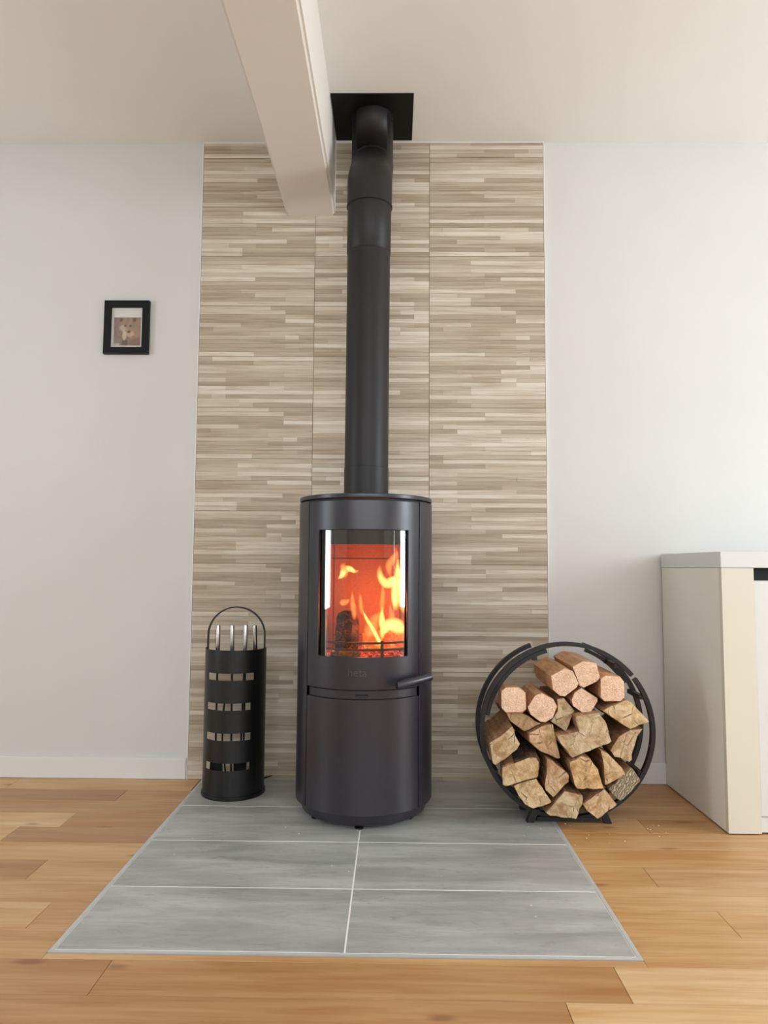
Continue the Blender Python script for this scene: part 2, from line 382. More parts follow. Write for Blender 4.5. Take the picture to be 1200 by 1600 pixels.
# oak planks, .12 m rows running along x, one object per plank
def tone_of(i, j): return random.Random(i*97+j*31+5).random()
ends = {0: [(-.62, .8), (.05, .7)], 1: [(-.175, .15)], 2: [(-.9, .45), (.9, .4)], 3: [(-.25, .9), (1.55, .35)], 4: [(-.37, .98), (.9, .2)], 5: [(-1.1, .3)],
        6: [(-.167, .22), (1.44, .6)], 7: [(-.8, .85), (2.0, .5)], 8: [(-.04, .72), (1.53, .5)], 9: [(-1.2, .45), (1.2, .5), (2.1, .8)], 10: [(.2, .3), (1.215, .35)], 11: [(1.09, .3)], 12: [(.5, .5)]}
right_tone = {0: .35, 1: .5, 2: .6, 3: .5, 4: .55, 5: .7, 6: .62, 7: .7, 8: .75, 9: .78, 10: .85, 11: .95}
row = 0
y1 = 0.0
while y1 > RY:
    ya = 0.0 if row == 0 else -.012-.12*row
    yb = -.012-.12*(row+1)
    if row == 0: ya = .006
    yb = max(yb, RY)
    cuts = {}
    xs = [RX0]
    tones = []
    if row in ends:
        es = sorted(ends[row]); xs += [e[0] for e in es]
        # extend to the room edges with random lengths
        k = -.0
    else:
        x = RX0+random.uniform(.4, 1.6)
        while x < RX1-.4: xs.append(x); x += random.uniform(1.0, 1.9)
    xs.append(RX1)
    for k in range(len(xs)-1):
        if row in ends:
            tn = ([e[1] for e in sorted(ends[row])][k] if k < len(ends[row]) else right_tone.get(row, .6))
        else: tn = random.uniform(.25, .85)
        segs = [(xs[k], xs[k+1])]
        if yb > HY-.03:      # row crosses the hearth
            out = []
            for a, c in segs:
                if a < HX0: out.append((a, min(c, HX0), tn))
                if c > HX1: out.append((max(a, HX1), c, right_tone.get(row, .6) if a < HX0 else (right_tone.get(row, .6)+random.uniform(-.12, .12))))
            segs = out
        else: segs = [(a, c, tn) for a, c in segs]
        for a, c, tt in segs:
            if c-a < .02: continue
            g = .0006
            bb = BM(); bb.box(a+g, c-g, yb+g, ya-g, -.014, 0, b=.0006)
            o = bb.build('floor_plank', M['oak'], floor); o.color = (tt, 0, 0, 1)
    y1 = yb; row += 1
bb = BM(); bb.box(HX0, HX1, -1.2115, -1.1915, -.014, 0, b=.0006); o = bb.build('floor_plank', M['oak'], floor); o.color = (.62, 0, 0, 1)

# hearth tiles in the floor, grout bed below them, metal profile round the edge
b = BM(); b.box(HX0+.0105, HX1-.0105, HY+.0105, .004, -.0195, .0004); b.build('grout_bed', M['grout'], floor)
xs = [HX0+.012, .6705, HX1-.012]; ys = [-.001, -.292, -.588, -.886, -1.178]
for i in range(2):
    for j in range(4):
        b = BM(); b.box(xs[i]+(.0018 if i else 0), xs[i+1]-(0 if i else .0018), ys[j+1]+.0018, ys[j]-.0018, -.012, .001, b=.0008)
        b.build('hearth_tile', M['hearth'], floor)
b = BM(); b.box(HX0+.0005, HX0+.010, HY+.0102, 0, -.014, .0015); b.box(HX1-.010, HX1-.0005, HY+.0102, 0, -.014, .0015); b.box(HX0+.0005, HX1-.0005, HY+.0005, HY+.010, -.014, .0015)
b.build('edge_profile', M['alu'], floor)

# walls (painted face 6 mm behind the tile face)
wy = .006
b = BM(); b.box(RX0-.2, RX1+.2, wy, .2, -.02, CEIL+.1); wall = b.build('wall_back', M['wall'], kind='structure')
def wall_with_hole(name, axis, at0, at1, u0, u1, z0, z1, h):
    b = BM()
    def bx(a, c, e, f):
        if axis == 'x': b.box(at0, at1, a, c, e, f)
        else: b.box(a, c, at0, at1, e, f)
    bx(u0, h[0], z0, z1); bx(h[1], u1, z0, z1); bx(h[0], h[1], z0, h[2]); bx(h[0], h[1], h[3], z1)
    return b.build(name, M['wall'], kind='structure')
wall_with_hole('wall_left', 'x', RX0-.2, RX0, RY, 0, -.02, CEIL+.1, WL)
b = BM()
for u0, u1, z0, z1 in ((RY, WN[0], -.02, CEIL+.1), (WN[0], WN[1], -.02, WN[2]), (WN[0], WN[1], WN[3], CEIL+.1), (WN[1], WR[0], -.02, CEIL+.1), (WR[0], WR[1], -.02, WR[2]), (WR[0], WR[1], WR[3], CEIL+.1), (WR[1], 0, -.02, CEIL+.1)):
    b.box(RX1, RX1+.2, u0, u1, z0, z1)
b.build('wall_right', M['wall'], kind='structure')
wall_with_hole('wall_front', 'y', RY-.2, RY, RX0-.2, RX1+.2, -.02, CEIL+.1, WF)
def window(name, axis, at, h, nm):
    b = BM(); w = .055
    def bx(a, c, e, f):
        if axis == 'x': b.box(at-.02, at+.02, a, c, e, f)
        else: b.box(a, c, at-.02, at+.02, e, f)
    bx(h[0], h[0]+w, h[2], h[3]); bx(h[1]-w, h[1], h[2], h[3]); bx(h[0], h[1], h[2], h[2]+w); bx(h[0], h[1], h[3]-w, h[3])
    for k in range(1, nm):
        u = h[0]+(h[1]-h[0])*k/nm; bx(u-w, u+w, h[2], h[3])
    b.build(name, M['trim'], kind='structure')
window('window_1', 'x', RX0-.04, WL, 1); window('window_2', 'x', RX1+.04, WR, 1); window('added_window_3', 'y', RY-.04, WF, 4); window('window_4', 'x', RX1+.04, WN, 1)  # the frame in the front wall belongs to the added, unseen opening
b = BM(); b.box(RX0-.2, RX1+.2, RY-.2, .2, CEIL, CEIL+.1); ceiling = b.build('ceiling', M['ceiling'], kind='structure')

# plastered ceiling beam running to the back wall
bm = bmesh.new(); bmesh.ops.create_cube(bm, size=1)
bx0, bx1, bz0 = .335, .530, 2.185
for v in bm.verts: v.co = Vector(((bx0+bx1)/2+v.co.x*(bx1-bx0), -2.70+v.co.y*5.40, (bz0+CEIL+.02)/2+v.co.z*(CEIL+.02-bz0)))
es = [e for e in bm.edges if abs(e.verts[0].co.z-bz0) < .01 and abs(e.verts[1].co.z-bz0) < .01 and abs(e.verts[0].co.y-e.verts[1].co.y) > 1]
bmesh.ops.bevel(bm, geom=es, offset=.010, segments=3, affect='EDGES')
for i in range(24): bmesh.ops.bisect_plane(bm, geom=bm.verts[:]+bm.edges[:]+bm.faces[:], plane_co=(0, -.1-i*.22, 0), plane_no=(0, 1, 0))
for v in bm.verts:
    if -5.3 < v.co.y < -.05 and v.co.z < CEIL-.02:
        n = noise.noise(Vector((v.co.x*3, v.co.y*1.3, v.co.z*4))); v.co.x += n*.006; v.co.z += noise.noise(Vector((9, v.co.y*1.1, 0)))*.005
for f in bm.faces: f.smooth = True
for e in bm.edges:
    if len(e.link_faces) == 2 and e.calc_face_angle(0) > R(40): e.smooth = False
me = bpy.data.meshes.new('ceiling_beam'); bm.to_mesh(me); bm.free()
link('trim_4', me, M['beam'], kind='structure')

# split-look tiles on the wall: three columns of 0.45 x 0.20 m tiles, narrow strips in relief
TW, TH = .4515, .202
def tile_mesh(seed, h=TH-.0022, top=False):
    rnd = random.Random(seed); b = BM(); tones = []
    w = TW-.0022; n = 12; rh = (TH-.0022)/n
    rows = int(round(h/rh))
    def bx(x0, x1, y0, y1, z0, z1, tn):
        k = len(b.f); b.box(x0, x1, y0, y1, z0, z1); tones.extend([tn]*(len(b.f)-k))
    bx(0, w, -.001, .009, 0, h, .4)
    grid = [.12, .24, .36, .48, .62, .75, .87]
    prev = .5
    for r in range(rows):
        z0 = r*rh
        k = rnd.choice([0, 1, 1, 1, 2]); cs = sorted(rnd.sample(grid, k)); cs = [0]+cs+[1]
        for i in range(len(cs)-1):
            tn = rnd.choice([.18, .3, .42, .5, .6, .75, .9, .95])
            if abs(tn-prev) < .1: tn = min(1, max(0, tn+rnd.choice([-.25, .25])))
            prev = tn
            d = rnd.uniform(.0015, .0032)
            bx(cs[i]*w, cs[i+1]*w, -d, -.0005, z0+.0003, min(z0+rh-.0003, h), tn)
    me = bpy.data.meshes.new('wall_tile'); me.from_pydata(b.v, [], b.f); me.materials.append(M['tile'])
    at = me.attributes.new('tone', 'FLOAT', 'FACE'); at.data.foreach_set('value', tones)
    bm = bmesh.new(); bm.from_mesh(me); bmesh.ops.recalc_face_normals(bm, faces=bm.faces); bm.to_mesh(me); bm.free()
    return me
tms = [tile_mesh(s) for s in range(11, 18)]
ttop = [tile_mesh(s, CEIL-12*TH-.004) for s in (31, 32, 33)]
rnd = random.Random(3); last = [None]*3
for k in range(13):
    for c in range(3):
        z = (k)*TH+.001
        if k == 12: me = ttop[c]
        else:
            ch = [m_ for m_ in tms if m_ is not last[c] and (c == 0 or m_ is not last[c-1])]; me = rnd.choice(ch); last[c] = me
        o = bpy.data.objects.new('wall_tile', me); C.objects.link(o); o.parent = wall; o.location = (c*TW+.0011, .0, z)
b = BM(); b.box(0, 3*TW, .0005, .0062, 0, CEIL-.001); b.build('grout_bed', M['wallgrout'], wall)
b = BM(); b.box(-.005, -.0002, -.0025, .0065, 0, CEIL); b.build('trim_1', M['trim'], kind='structure')
b = BM(); b.box(3*TW+.0002, 3*TW+.005, -.0025, .0065, 0, CEIL); b.build('trim_2', M['trim'], kind='structure')
b = BM(); b.box(-.005, bx0+.003, -.004, .0065, CEIL-.004, CEIL+.001); b.box(bx1-.003, 3*TW+.005, -.004, .0065, CEIL-.004, CEIL+.001); b.build('trim_3', M['trim'], kind='structure')
# baseboards
b = BM(); b.box(RX0, -.006, -.006, .0065, 0.0005, .078, b=.002); b.build('baseboard_left', M['trim'], kind='structure')
b = BM(); b.box(3*TW+.006, RX1, -.006, .0065, .0005, .078, b=.002); b.build('baseboard_right', M['trim'], kind='structure')

# ================================================================== STOVE
SX, SY, SR = .673, -.300, .223
stove = thing('wood_stove', 'round charcoal steel wood burning stove with curved glass door on the grey tiled hearth', 'stove', (SX, SY, 0))
aS = R(52)
# base: feet, plinth, floor plate
b = BM(); b.lathe(SX, SY, [(0, .011), (.192, .011), (.203, .018), (.212, .042), (.213, .052), (0, .052)], 72); autosmooth(b.build('base_ring', M['stove'], stove), 30)
for px, py in ((.667, -.480), (.820, -.385), (.524, -.392), (.55, -.18), (.79, -.18)):
    b = BM(); b.lathe(px, py, [(0, .0012), (.013, .0012), (.013, .006), (.007, .008), (.007, .012), (0, .012)], 20); autosmooth(b.build('foot', M['black'], stove))
# body shell: two side panels, rear panel, all curved sheets
for sgn in (-1, 1):
    a0, a1 = (aS+R(.9), R(128)); al = frange(a0, a1, 24)
    if sgn < 0: al = [-a for a in al]
    arc_sheet('side_panel', SX, SY, SR+.0015, .004, al, [.050, .53, 1.009], [], M['stove'], stove, .0008)
arc_sheet('rear_panel', SX, SY, SR-.003, .003, frange(R(127), R(233), 24), [.045, 1.009], [], M['stove'], stove)
b = BM()
for sgn in (-1, 1):                                  # dark inner returns seen in the panel gaps
    a = sgn*aS
    p0 = (SX+(SR-.002)*math.sin(a), SY-(SR-.002)*math.cos(a)); a2 = sgn*(aS+R(2.5)); a3 = sgn*(aS-R(6))
    b.lathe(SX, SY, [(SR-.012, .05), (SR-.012, 1.005)], 6, a0=a3, a1=a2)
b.build('inner_frame', M['stove_dark'], stove)
# top plate
b = BM(); b.lathe(SX, SY, [(0, 1.0125), (SR-.004, 1.0125), (SR+.0005, 1.015), (SR+.0015, 1.020), (SR+.0005, 1.027), (SR-.003, 1.0285), (0, 1.0285)], 96); autosmooth(b.build('top_plate', M['stove'], stove), 40)
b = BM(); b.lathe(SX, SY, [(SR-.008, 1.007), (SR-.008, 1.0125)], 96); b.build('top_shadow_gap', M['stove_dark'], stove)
# upper door with window opening
wa0, wa1, wz0, wz1 = R(-39.0), R(39.0), .5225, .914
al = sorted(set([round(a, 5) for a in frange(-aS+R(.3), -R(39), 5)+frange(-R(39), R(39), 44)+frange(R(39), aS-R(.3), 5)]))
door = arc_sheet('door', SX, SY, SR+.002, .008, al, [.424, wz0, .7, wz1, 1.0065], [(wa0, wa1, wz0, wz1)], M['stove'], stove, .0014)
# window glass, black printed border and inner dark frame
arc_sheet('glass', SX, SY, SR-.0062, .0035, frange(R(-44), R(44), 60), [wz0-.012, wz1+.012], [], M['glass'], door)
al = sorted(set(round(a, 5) for a in frange(R(-45), R(-41), 3)+frange(R(-41), R(41), 44)+frange(R(41), R(45), 3)))
arc_sheet('glass_frame', SX, SY, SR-.0105, .006, al, [wz0-.012, wz0-.004, wz1-.045, wz1+.012], [(R(-41), R(41), wz0-.004, wz1-.045)], M['stove_dark'], door)
# embossed name on the door below the glass
tc = bpy.data.curves.new('name_text', 'FONT'); tc.body = 'heta'; tc.size = .034; tc.extrude = .0005; tc.align_x = 'CENTER'; tc.resolution_u = 3
to = bpy.data.objects.new('name_text', tc); C.objects.link(to)
bpy.context.view_layer.update()
me = bpy.data.meshes.new_from_object(to.evaluated_get(bpy.context.evaluated_depsgraph_get())); bpy.data.objects.remove(to)
for v in me.vertices:
    x, z, d = v.co.x-.014, v.co.y, v.co.z
    a = x/SR; rr = SR+.0034+d; v.co = Vector((rr*math.sin(a), -rr*math.cos(a), z+.466))
link('name_lettering', me, M['letter'], door)
# recessed band with ash slot, between the doors
arc_sheet('band', SX, SY, SR-.001, .004, frange(-R(48), R(48), 40), [.397, .4035, .4105, .4215], [(-R(5.2), R(5.2), .4035, .4105)], M['stove'], stove, .0006)
arc_sheet('slot_back', SX, SY, SR-.007, .002, frange(-R(52), R(52), 20), [.388, .43], [], M['stove_dark'], stove)
arc_sheet('air_slider', SX, SY, SR+.003, .008, frange(-R(4.2), R(4.2), 8), [.4045, .4085], [], M['stove'], stove, .0005)
# lower door
arc_sheet('lower_door', SX, SY, SR+.002, .012, frange(-aS+R(.3), aS-R(.3), 48), [.050, .2, .3945], [], M['stove'], stove, .0014)
# handle: horizontal bar standing off the door's lower right corner
b = BM(); b.tube([(.7795, -.5555, .4435), (.782, -.5545, .4437), (.884, -.466, .4575), (.8855, -.465, .4577)], 0, 24, rr=[.0115, .0128, .0128, .0118])
h = b.build('handle', M['stove'], stove); autosmooth(h)
b = BM(); b.tube([(.790, -.495, .4465), (.812, -.526, .4475)], .006, 12); b.build('handle_bracket', M['stove_dark'], h)
b = BM(); b.tube([(.842, -.440, .451), (.862, -.482, .4545)], .006, 12); b.build('handle_bracket', M['stove_dark'], h)
# firebox
FZ0, FZ1 = .498, .893
b = BM(); b.lathe(SX, SY, [(0, .430), (SR-.018, .430), (SR-.018, FZ0-.016), (0, FZ0-.016)], 48, a0=-PI, a1=PI); b.build('firebox_floor', M['stove_dark'], stove)
bk = BM(); bk.box(SX-.118, SX+.118, -.160, -.145, .556, .827, b=.001); bk.build('fire_brick', M['brick'], stove)
bk = BM(); bk.box(SX-.118, SX+.118, -.160, -.145, .830, FZ1, b=.001); bk.build('fire_brick', M['brick'], stove)
bk = BM(); bk.box(SX-.118, SX+.118, -.164, -.149, FZ0-.016, .553, b=.001); bk.build('fire_brick', M['brick'], stove)
for s_ in (-1, 1):
    x1, y1_, x2, y2_ = SX+s_*.119, -.148, SX+s_*.160, -.385
    dx, dy = x2-x1, y2_-y1_; L_ = math.hypot(dx, dy); nx, ny = -dy/L_*s_*-1, dx/L_*s_*-1
    if nx*s_ < 0: nx, ny = -nx, -ny
    for z0, z1 in ((FZ0-.016, .827), (.830, FZ1)):
        k = BM(); q = [(x1, y1_), (x2, y2_), (x2+nx*.014, y2_+ny*.014), (x1+nx*.014, y1_+ny*.014)]
        k.add([(a_, c_, z) for z in (z0, z1) for a_, c_ in q], [(0, 1, 2, 3), (4, 7, 6, 5), (0, 4, 5, 1), (1, 5, 6, 2), (2, 6, 7, 3), (3, 7, 4, 0)])
        k.build('fire_brick', M['brick'], stove)
b = BM(); b.box(SX-.128, SX+.128, -.355, -.146, FZ1+.001, FZ1+.02); b.build('baffle', M['brick'], stove)
b = BM(); b.box(SX-.165, SX+.165, -.40, -.366, FZ1-.004, FZ1+.03); b.build('baffle_rail', M['black'], stove)
# log guard: two curved bars and a post
for z in (.541, .562):
    b = BM(); b.tube([(SX+.190*math.sin(a), SY-.190*math.cos(a), z) for a in frange(R(-46), R(46), 28)], 0, sec=(.0065, .004)); b.build('log_guard_bar', M['stove_dark'], stove)
a = R(19); b = BM(); b.box(SX+.186*math.sin(a)-.005, SX+.186*math.sin(a)+.005, SY-.186*math.cos(a)-.002, SY-.186*math.cos(a)+.004, .483, .568); b.build('log_guard_post', M['stove_dark'], stove)

# ---- fire
fire = thing('fire', 'fire of orange and yellow flames burning behind the stove glass', 'fire', (SX, -.30, .484))
def X(px): return SX+(px-568.5)/476.0
def Z(py): return .804+(883-py)/470.0
def flame(cl, y, m, yd=.35):
    """closed tongue of flame: centre line [(px,py,halfwidth)], elliptical section; 'heat' falls off to the tips and edges"""
    P = []
    for i in range(len(cl)-1):
        p0 = cl[max(i-1, 0)]; p1 = cl[i]; p2 = cl[i+1]; p3 = cl[min(i+2, len(cl)-1)]
        for s_ in range(5):
            u = s_/5.0
            P.append([.5*((2*p1[k])+(-p0[k]+p2[k])*u+(2*p0[k]-5*p1[k]+4*p2[k]-p3[k])*u*u+(-p0[k]+3*p1[k]-3*p2[k]+p3[k])*u**3) for k in range(3)])
    P.append(list(cl[-1])); n = 12; vs = []; heat = []; N = len(P)
    for i, (px, py, w) in enumerate(P):
        q0 = P[max(i-1, 0)]; q1 = P[min(i+1, N-1)]; d = Vector((q1[0]-q0[0], q1[1]-q0[1])).normalized(); nx, nz = -d.y, d.x
        w = max(w, .25)
        for j in range(n):
            a = 2*PI*j/n; e = math.cos(a); vs.append((X(px+nx*w*e), y+w/470*yd*math.sin(a)+.006*math.sin(i*.7), Z(py+nz*w*e)))
            tip = min(1, i/(N*.18), (N-1-i)/(N*.30)); heat.append(max(0, tip)*(1-.80*abs(e)**1.6))
    fs = [(i*n+j, i*n+(j+1) % n, (i+1)*n+(j+1) % n, (i+1)*n+j) for i in range(N-1) for j in range(n)]
    fs += [list(range(n))[::-1], [(N-1)*n+j for j in range(n)]]
    b = BM(); b.add(vs, fs, 0, True); inv = fire.location
    me = bpy.data.meshes.new('flame'); me.from_pydata([v-Vector(inv) for v in b.v], [], fs)
    at = me.attributes.new('flame_heat', 'FLOAT', 'POINT'); at.data.foreach_set('value', heat)
    return link('flame', me, m, fire, smooth=True)
Y_, O_ = M['flame_y'], M['flame_o']
flame([(634, 962, 2), (629, 945, 7), (627, 925, 9), (624, 912, 9), (614, 908, 9), (604, 911, 8), (596, 905, 6.5), (592, 893, 5), (592.5, 880, 2)], -.385, Y_)
flame([(618, 955, 4), (617, 935, 7), (618, 915, 8), (621, 898, 6), (620, 882, 3.5), (621, 868, 1)], -.37, Y_)
flame([(636, 935, 4), (635, 915, 5), (631, 900, 5), (633, 888, 2)], -.36, Y_)
flame([(596, 1000, 2), (598, 985, 6), (606, 975, 10), (618, 975, 12), (630, 980, 9), (638, 972, 4), (640, 962, 1)], -.38, Y_)
flame([(598, 985, 4), (597, 972, 6), (596, 960, 4), (597, 944, 1)], -.385, Y_)
flame([(610, 972, 5), (611, 960, 5), (609, 948, 2), (610, 938, .6)], -.375, O_)
flame([(600, 1008, 1.5), (594, 998, 3.2), (585, 982, 3.4), (576, 967, 3), (569, 955, 1.4), (565, 946, .5)], -.44, Y_)
flame([(524, 905, 1), (531, 900, 4), (536, 891, 6), (544, 889, 5), (552, 893, 3), (560, 891, 1.2)], -.33, Y_)
flame([(536, 905, 3), (536, 893, 6), (533, 885, 5), (538, 880, 2)], -.33, O_)
flame([(553, 970, 3), (551, 950, 5), (549, 935, 3.5), (549, 922, 1)], -.35, O_)
flame([(564, 962, 3), (562, 945, 4), (561, 935, 3), (559, 925, 1)], -.32, O_)
flame([(528, 945, 3), (534, 942, 6), (540, 940, 4), (545, 936, 1)], -.33, O_)
flame([(507, 1000, 2), (507, 985, 4), (508, 970, 4), (509, 955, 1)], -.40, O_)
flame([(595, 965, 2), (596, 945, 5), (597, 925, 4), (596, 905, 1)], -.33, O_)
flame([(610, 905, 2), (606, 885, 6), (612, 875, 7), (618, 865, 5), (616, 850, 1)], -.30, O_)
flame([(572, 1000, 6), (578, 985, 12), (584, 970, 10), (592, 960, 6), (600, 952, 2)], -.34, O_)
flame([(640, 955, 2), (637, 975, 5), (632, 992, 7), (626, 1002, 3)], -.37, O_)
# ember bed: rough lumps
b = BM(); rn = random.Random(5)
for i in range(150):
    a = rn.uniform(0, 2*PI); r_ = rn.uniform(0, 1)**.5; x, y = SX+r_*.145*math.cos(a), -.325+r_*.125*math.sin(a)
    if abs(x-SX) > .12+(-.15-y)*.15: continue
    s_ = rn.uniform(.009, .018); z = .484+s_*.7+rn.uniform(0, .022)
    bm = bmesh.new(); bmesh.ops.create_icosphere(bm, subdivisions=1, radius=s_)
    for v in bm.verts: v.co = Vector((v.co.x*1.3, v.co.y, v.co.z*.8))*rn.uniform(.75, 1.2)+Vector((x, y, z))
    bm.verts.index_update(); b.add([v.co.copy() for v in bm.verts], [[v.index for v in f.verts] for f in bm.faces]); bm.free()
b.build('ember_bed', M['ember'], fire, kind='stuff')
def rough_prism(name, P0, P1, rad, m, parent, seed, n=9, sq=1.0):
    rn = random.Random(seed); P0, P1 = Vector(P0), Vector(P1); d = (P1-P0).normalized(); u = d.cross(Vector((0, 1, .01))).normalized(); w = d.cross(u)
    rs = [rn.uniform(.8, 1.15) for _ in range(n)]; vs = []; K = 8
    for i in range(K+1):
        c = P0.lerp(P1, i/K); e = 1-.12*(abs(i/K*2-1)**6)
        for j in range(n):
            a = 2*PI*j/n; r_ = rad*rs[j]*e*rn.uniform(.93, 1.07); vs.append(c+u*math.cos(a)*r_+w*math.sin(a)*r_*sq)
    fs = [(i*n+j, i*n+(j+1) % n, (i+1)*n+(j+1) % n, (i+1)*n+j) for i in range(K) for j in range(n)]+[list(range(n))[::-1], [K*n+j for j in range(n)]]
    b = BM(); b.add(vs, fs); return b.build(name, m, parent)
def place_log(name, label, P0, P1, rad, m, seed, sq=1.0):
    base = Vector(((P0[0]+P1[0])/2, (P0[1]+P1[1])/2, min(P0[2], P1[2])-rad))
    return tag(rough_prism(name, P0, P1, rad, m, None, seed, sq=sq), label, 'log')
place_log('burning_log', 'charred black log leaning up at the left of the fire in the stove', (X(541), -.405, .512), (X(538), -.26, .622), .042, M['char'], 3)
place_log('burning_log', 'glowing orange log lying across the right of the fire in the stove', (X(566), -.30, .548), (X(632), -.27, .552), .036, M['glow'], 8)
place_log('burning_log', 'ash coated log chunk at the front left of the fire in the stove', (X(520), -.440, .512), (X(562), -.425, .515), .020, M['ashchar'], 12, .9)
# light the flames give off
for x, y, z, e in ((SX+.07, -.36, .68, 4.4), (SX-.03, -.34, .60, 2.6)):
    l = bpy.data.lights.new('flame_light', 'POINT'); l.energy = e; l.color = (1, .22, .07); l.shadow_soft_size = .04
    o = bpy.data.objects.new('flame_light', l); C.objects.link(o); o.location = (x, y, z)

# ================================================================== FLUE
flue = thing('flue_pipe', 'black flue pipe rising from the stove top to the ceiling plate', 'flue pipe', (SX, SY, 1.03))
b = BM(); b.lathe(.673, SY, [(.070, 1.0295), (.0762, 1.0295), (.0762, 1.134), (.0752, 1.1352), (.070, 1.1352)], 64); autosmooth(b.build('pipe_socket', M['pipe'], flue))
b = BM(); b.tube([(.673, SY, 1.130), (.675, SY, 1.892)], .0748, 64, caps=False); b.build('pipe_section', M['pipe'], flue)
b = BM(); b.tube([(.675, SY, 1.8915), (.675, SY, 1.8935), (.6765, SY, 2.062)], 0, 64, caps=False, rr=[.0748, .0768, .0768]); b.build('pipe_section', M['pipe'], flue)
pts = [(.6765, SY, 2.060), (.677, SY, 2.135)]
for k in range(1, 7):
    a = R(45)*k/6; pts.append((.677, SY+.05*(1-math.cos(a)), 2.135+.05*math.sin(a)))
c0 = pts[-1]; e0 = (.680, c0[1]+.111, c0[2]+.111); pts.append(e0)
for k in range(1, 7):
    a = R(45)*(1-k/6); pts.append((.680, e0[1]+.05*(math.cos(a)*0+1-math.cos(R(45)))*(k/6), e0[2]+.05*(math.sin(R(45))-math.sin(a))))
pts.append((.681, pts[-1][1], CEIL-.004))
rr = [.0792]*9+[.0775]*(len(pts)-9)
b = BM(); b.tube(pts, 0, 64, caps=False, rr=rr); b.build('elbow', M['pipe'], flue)
for k, (z, r_) in enumerate(((2.060, .0806),)):
    b = BM(); b.lathe(.6765, SY, [(.0765, z-.002), (r_, z), (r_, z+.006), (.0765, z+.008)], 64); autosmooth(b.build('pipe_lip', M['pipe'], flue))
pl = BM(); pl.box(.533, .832, -.298, -.020, CEIL-.0045, CEIL-.0005, b=.0008)
tag(pl.build('ceiling_plate', M['black']), 'flat square black cover plate around the flue pipe on the ceiling', 'plate')

# ================================================================== FIRESIDE TOOL HOLDER
BX, BY, BR = .204, -.142, .1075
bk = thing('tool_holder', 'curved black metal fireside tool holder with cut out slots left of the stove', 'tool holder', (BX, BY, 0))
sa0, sa1 = -R(47), R(50)
slots = [(sa0, R(48), .404, .428), (-R(49), R(42), .303, .327), (-R(50), R(43), .201, .226), (-R(50), R(42), .101, .126)]
zs = sorted(set([.012, .507]+[z for s_ in slots for z in s_[2:]])); al = sorted(set(round(a, 5) for a in frange(-R(96), R(96), 64)+[s_[0] for s_ in slots]+[s_[1] for s_ in slots]))
arc_sheet('shell', BX, BY, BR, .0022, al, zs, slots, M['bucket'], bk)
b = BM(); b.lathe(BX, BY, [(0, .0012), (BR+.003, .0012), (BR+.0045, .005), (BR+.0035, .013), (BR-.004, .0145), (0, .0145)], 72); autosmooth(b.build('base', M['bucket'], bk), 40)
pts = [(BX-.102, BY, .455), (BX-.102, BY, .545)]+[(BX-.102*math.cos(a), BY, .550+.100*math.sin(a)) for a in frange(0, PI, 32)]+[(BX+.102, BY, .545), (BX+.102, BY, .455)]
b = BM(); b.tube(pts, 0, sec=(.0045, .014)); b.build('carry_handle', M['bucket'], bk)
b = BM(); b.tube([(BX+.016, BY+.085, .0145), (BX+.016, BY+.085, .572)], .0035, 12); b.box(BX-.03, BX+.062, BY+.078, BY+.083, .470, .482); b.build('hook_post', M['bucket'], bk)
def tool(name, label, cat, top, foot, extra, k=0):
    t_ = thing(name, label, cat, (foot[0], foot[1], foot[2]))
    T = Vector(top); F = Vector(foot); d = (T-F).normalized()
    b = BM(); b.tube([T-d*.150, T-d*.146, T-d*.004, T], 0, 20, rr=[.0068, .0080, .0083, .0072]); autosmooth(b.build('handle', M['steel'], t_))
    b = BM(); b.tube([F+d*extra[1], T-d*.148], .0035, 12); b.build('shaft', M['bucket'], t_)
    return t_
tl = tool('hearth_shovel', 'steel handled fireside shovel, leftmost tool in the black holder', 'fireside tool', (.138, -.145, .585), (.140, -.150, .020), (0, .10))
b = BM(); b.add([(.119+BX-.204, -.158, .020), (.170, -.158, .020), (.164, -.150, .150), (.125, -.150, .150), (.119, -.162, .020), (.170, -.162, .020), (.164, -.154, .150), (.125, -.154, .150)],
      [(0, 1, 2, 3), (4, 7, 6, 5), (0, 4, 5, 1), (1, 5, 6, 2), (2, 6, 7, 3), (3, 7, 4, 0)]); b.build('blade', M['bucket'], tl)
tl = tool('hearth_tongs', 'steel handled log tongs, second tool from left in the black holder', 'fireside tool', (.188, -.142, .585), (.196, -.145, .022), (0, .0))
b = BM(); b.tube([(.190, -.150, .385), (.170, -.151, .34), (.163, -.150, .25), (.163, -.150, .17), (.18, -.15, .045)], .0032, 10); b.build('tong_leg', M['bucket'], tl)
tl = tool('hearth_brush', 'steel handled hearth brush, third tool from left in the black holder', 'fireside tool', (.236, -.135, .586), (.226, -.150, .022), (0, .15))
b = BM(); vs = []
for z, hw in ((.022, .016), (.105, .022), (.135, .020), (.16, .006)):
    vs += [(.2285-hw, -.150-.012, z), (.2285+hw, -.150-.012, z), (.2285+hw, -.150+.012, z), (.2285-hw, -.150+.012, z)]
b.add(vs, [(i*4+j, i*4+(j+1) % 4, i*4+4+(j+1) % 4, i*4+4+j) for i in range(3) for j in range(4)]+[(3, 2, 1, 0), (12, 13, 14, 15)]); b.build('brush_head', M['black'], tl)
tl = tool('hearth_poker', 'steel handled poker, rightmost tool in the black holder with its tip out at the side', 'fireside tool', (.270, -.150, .586), (.292, -.110, .035), (0, .0))
b = BM(); b.tube([(.292, -.110, .036), (.303, -.085, .032), (.327, -.060, .034)], 0, 10, rr=[.0035, .0035, .0015]); b.build('hook_tip', M['bucket'], tl)

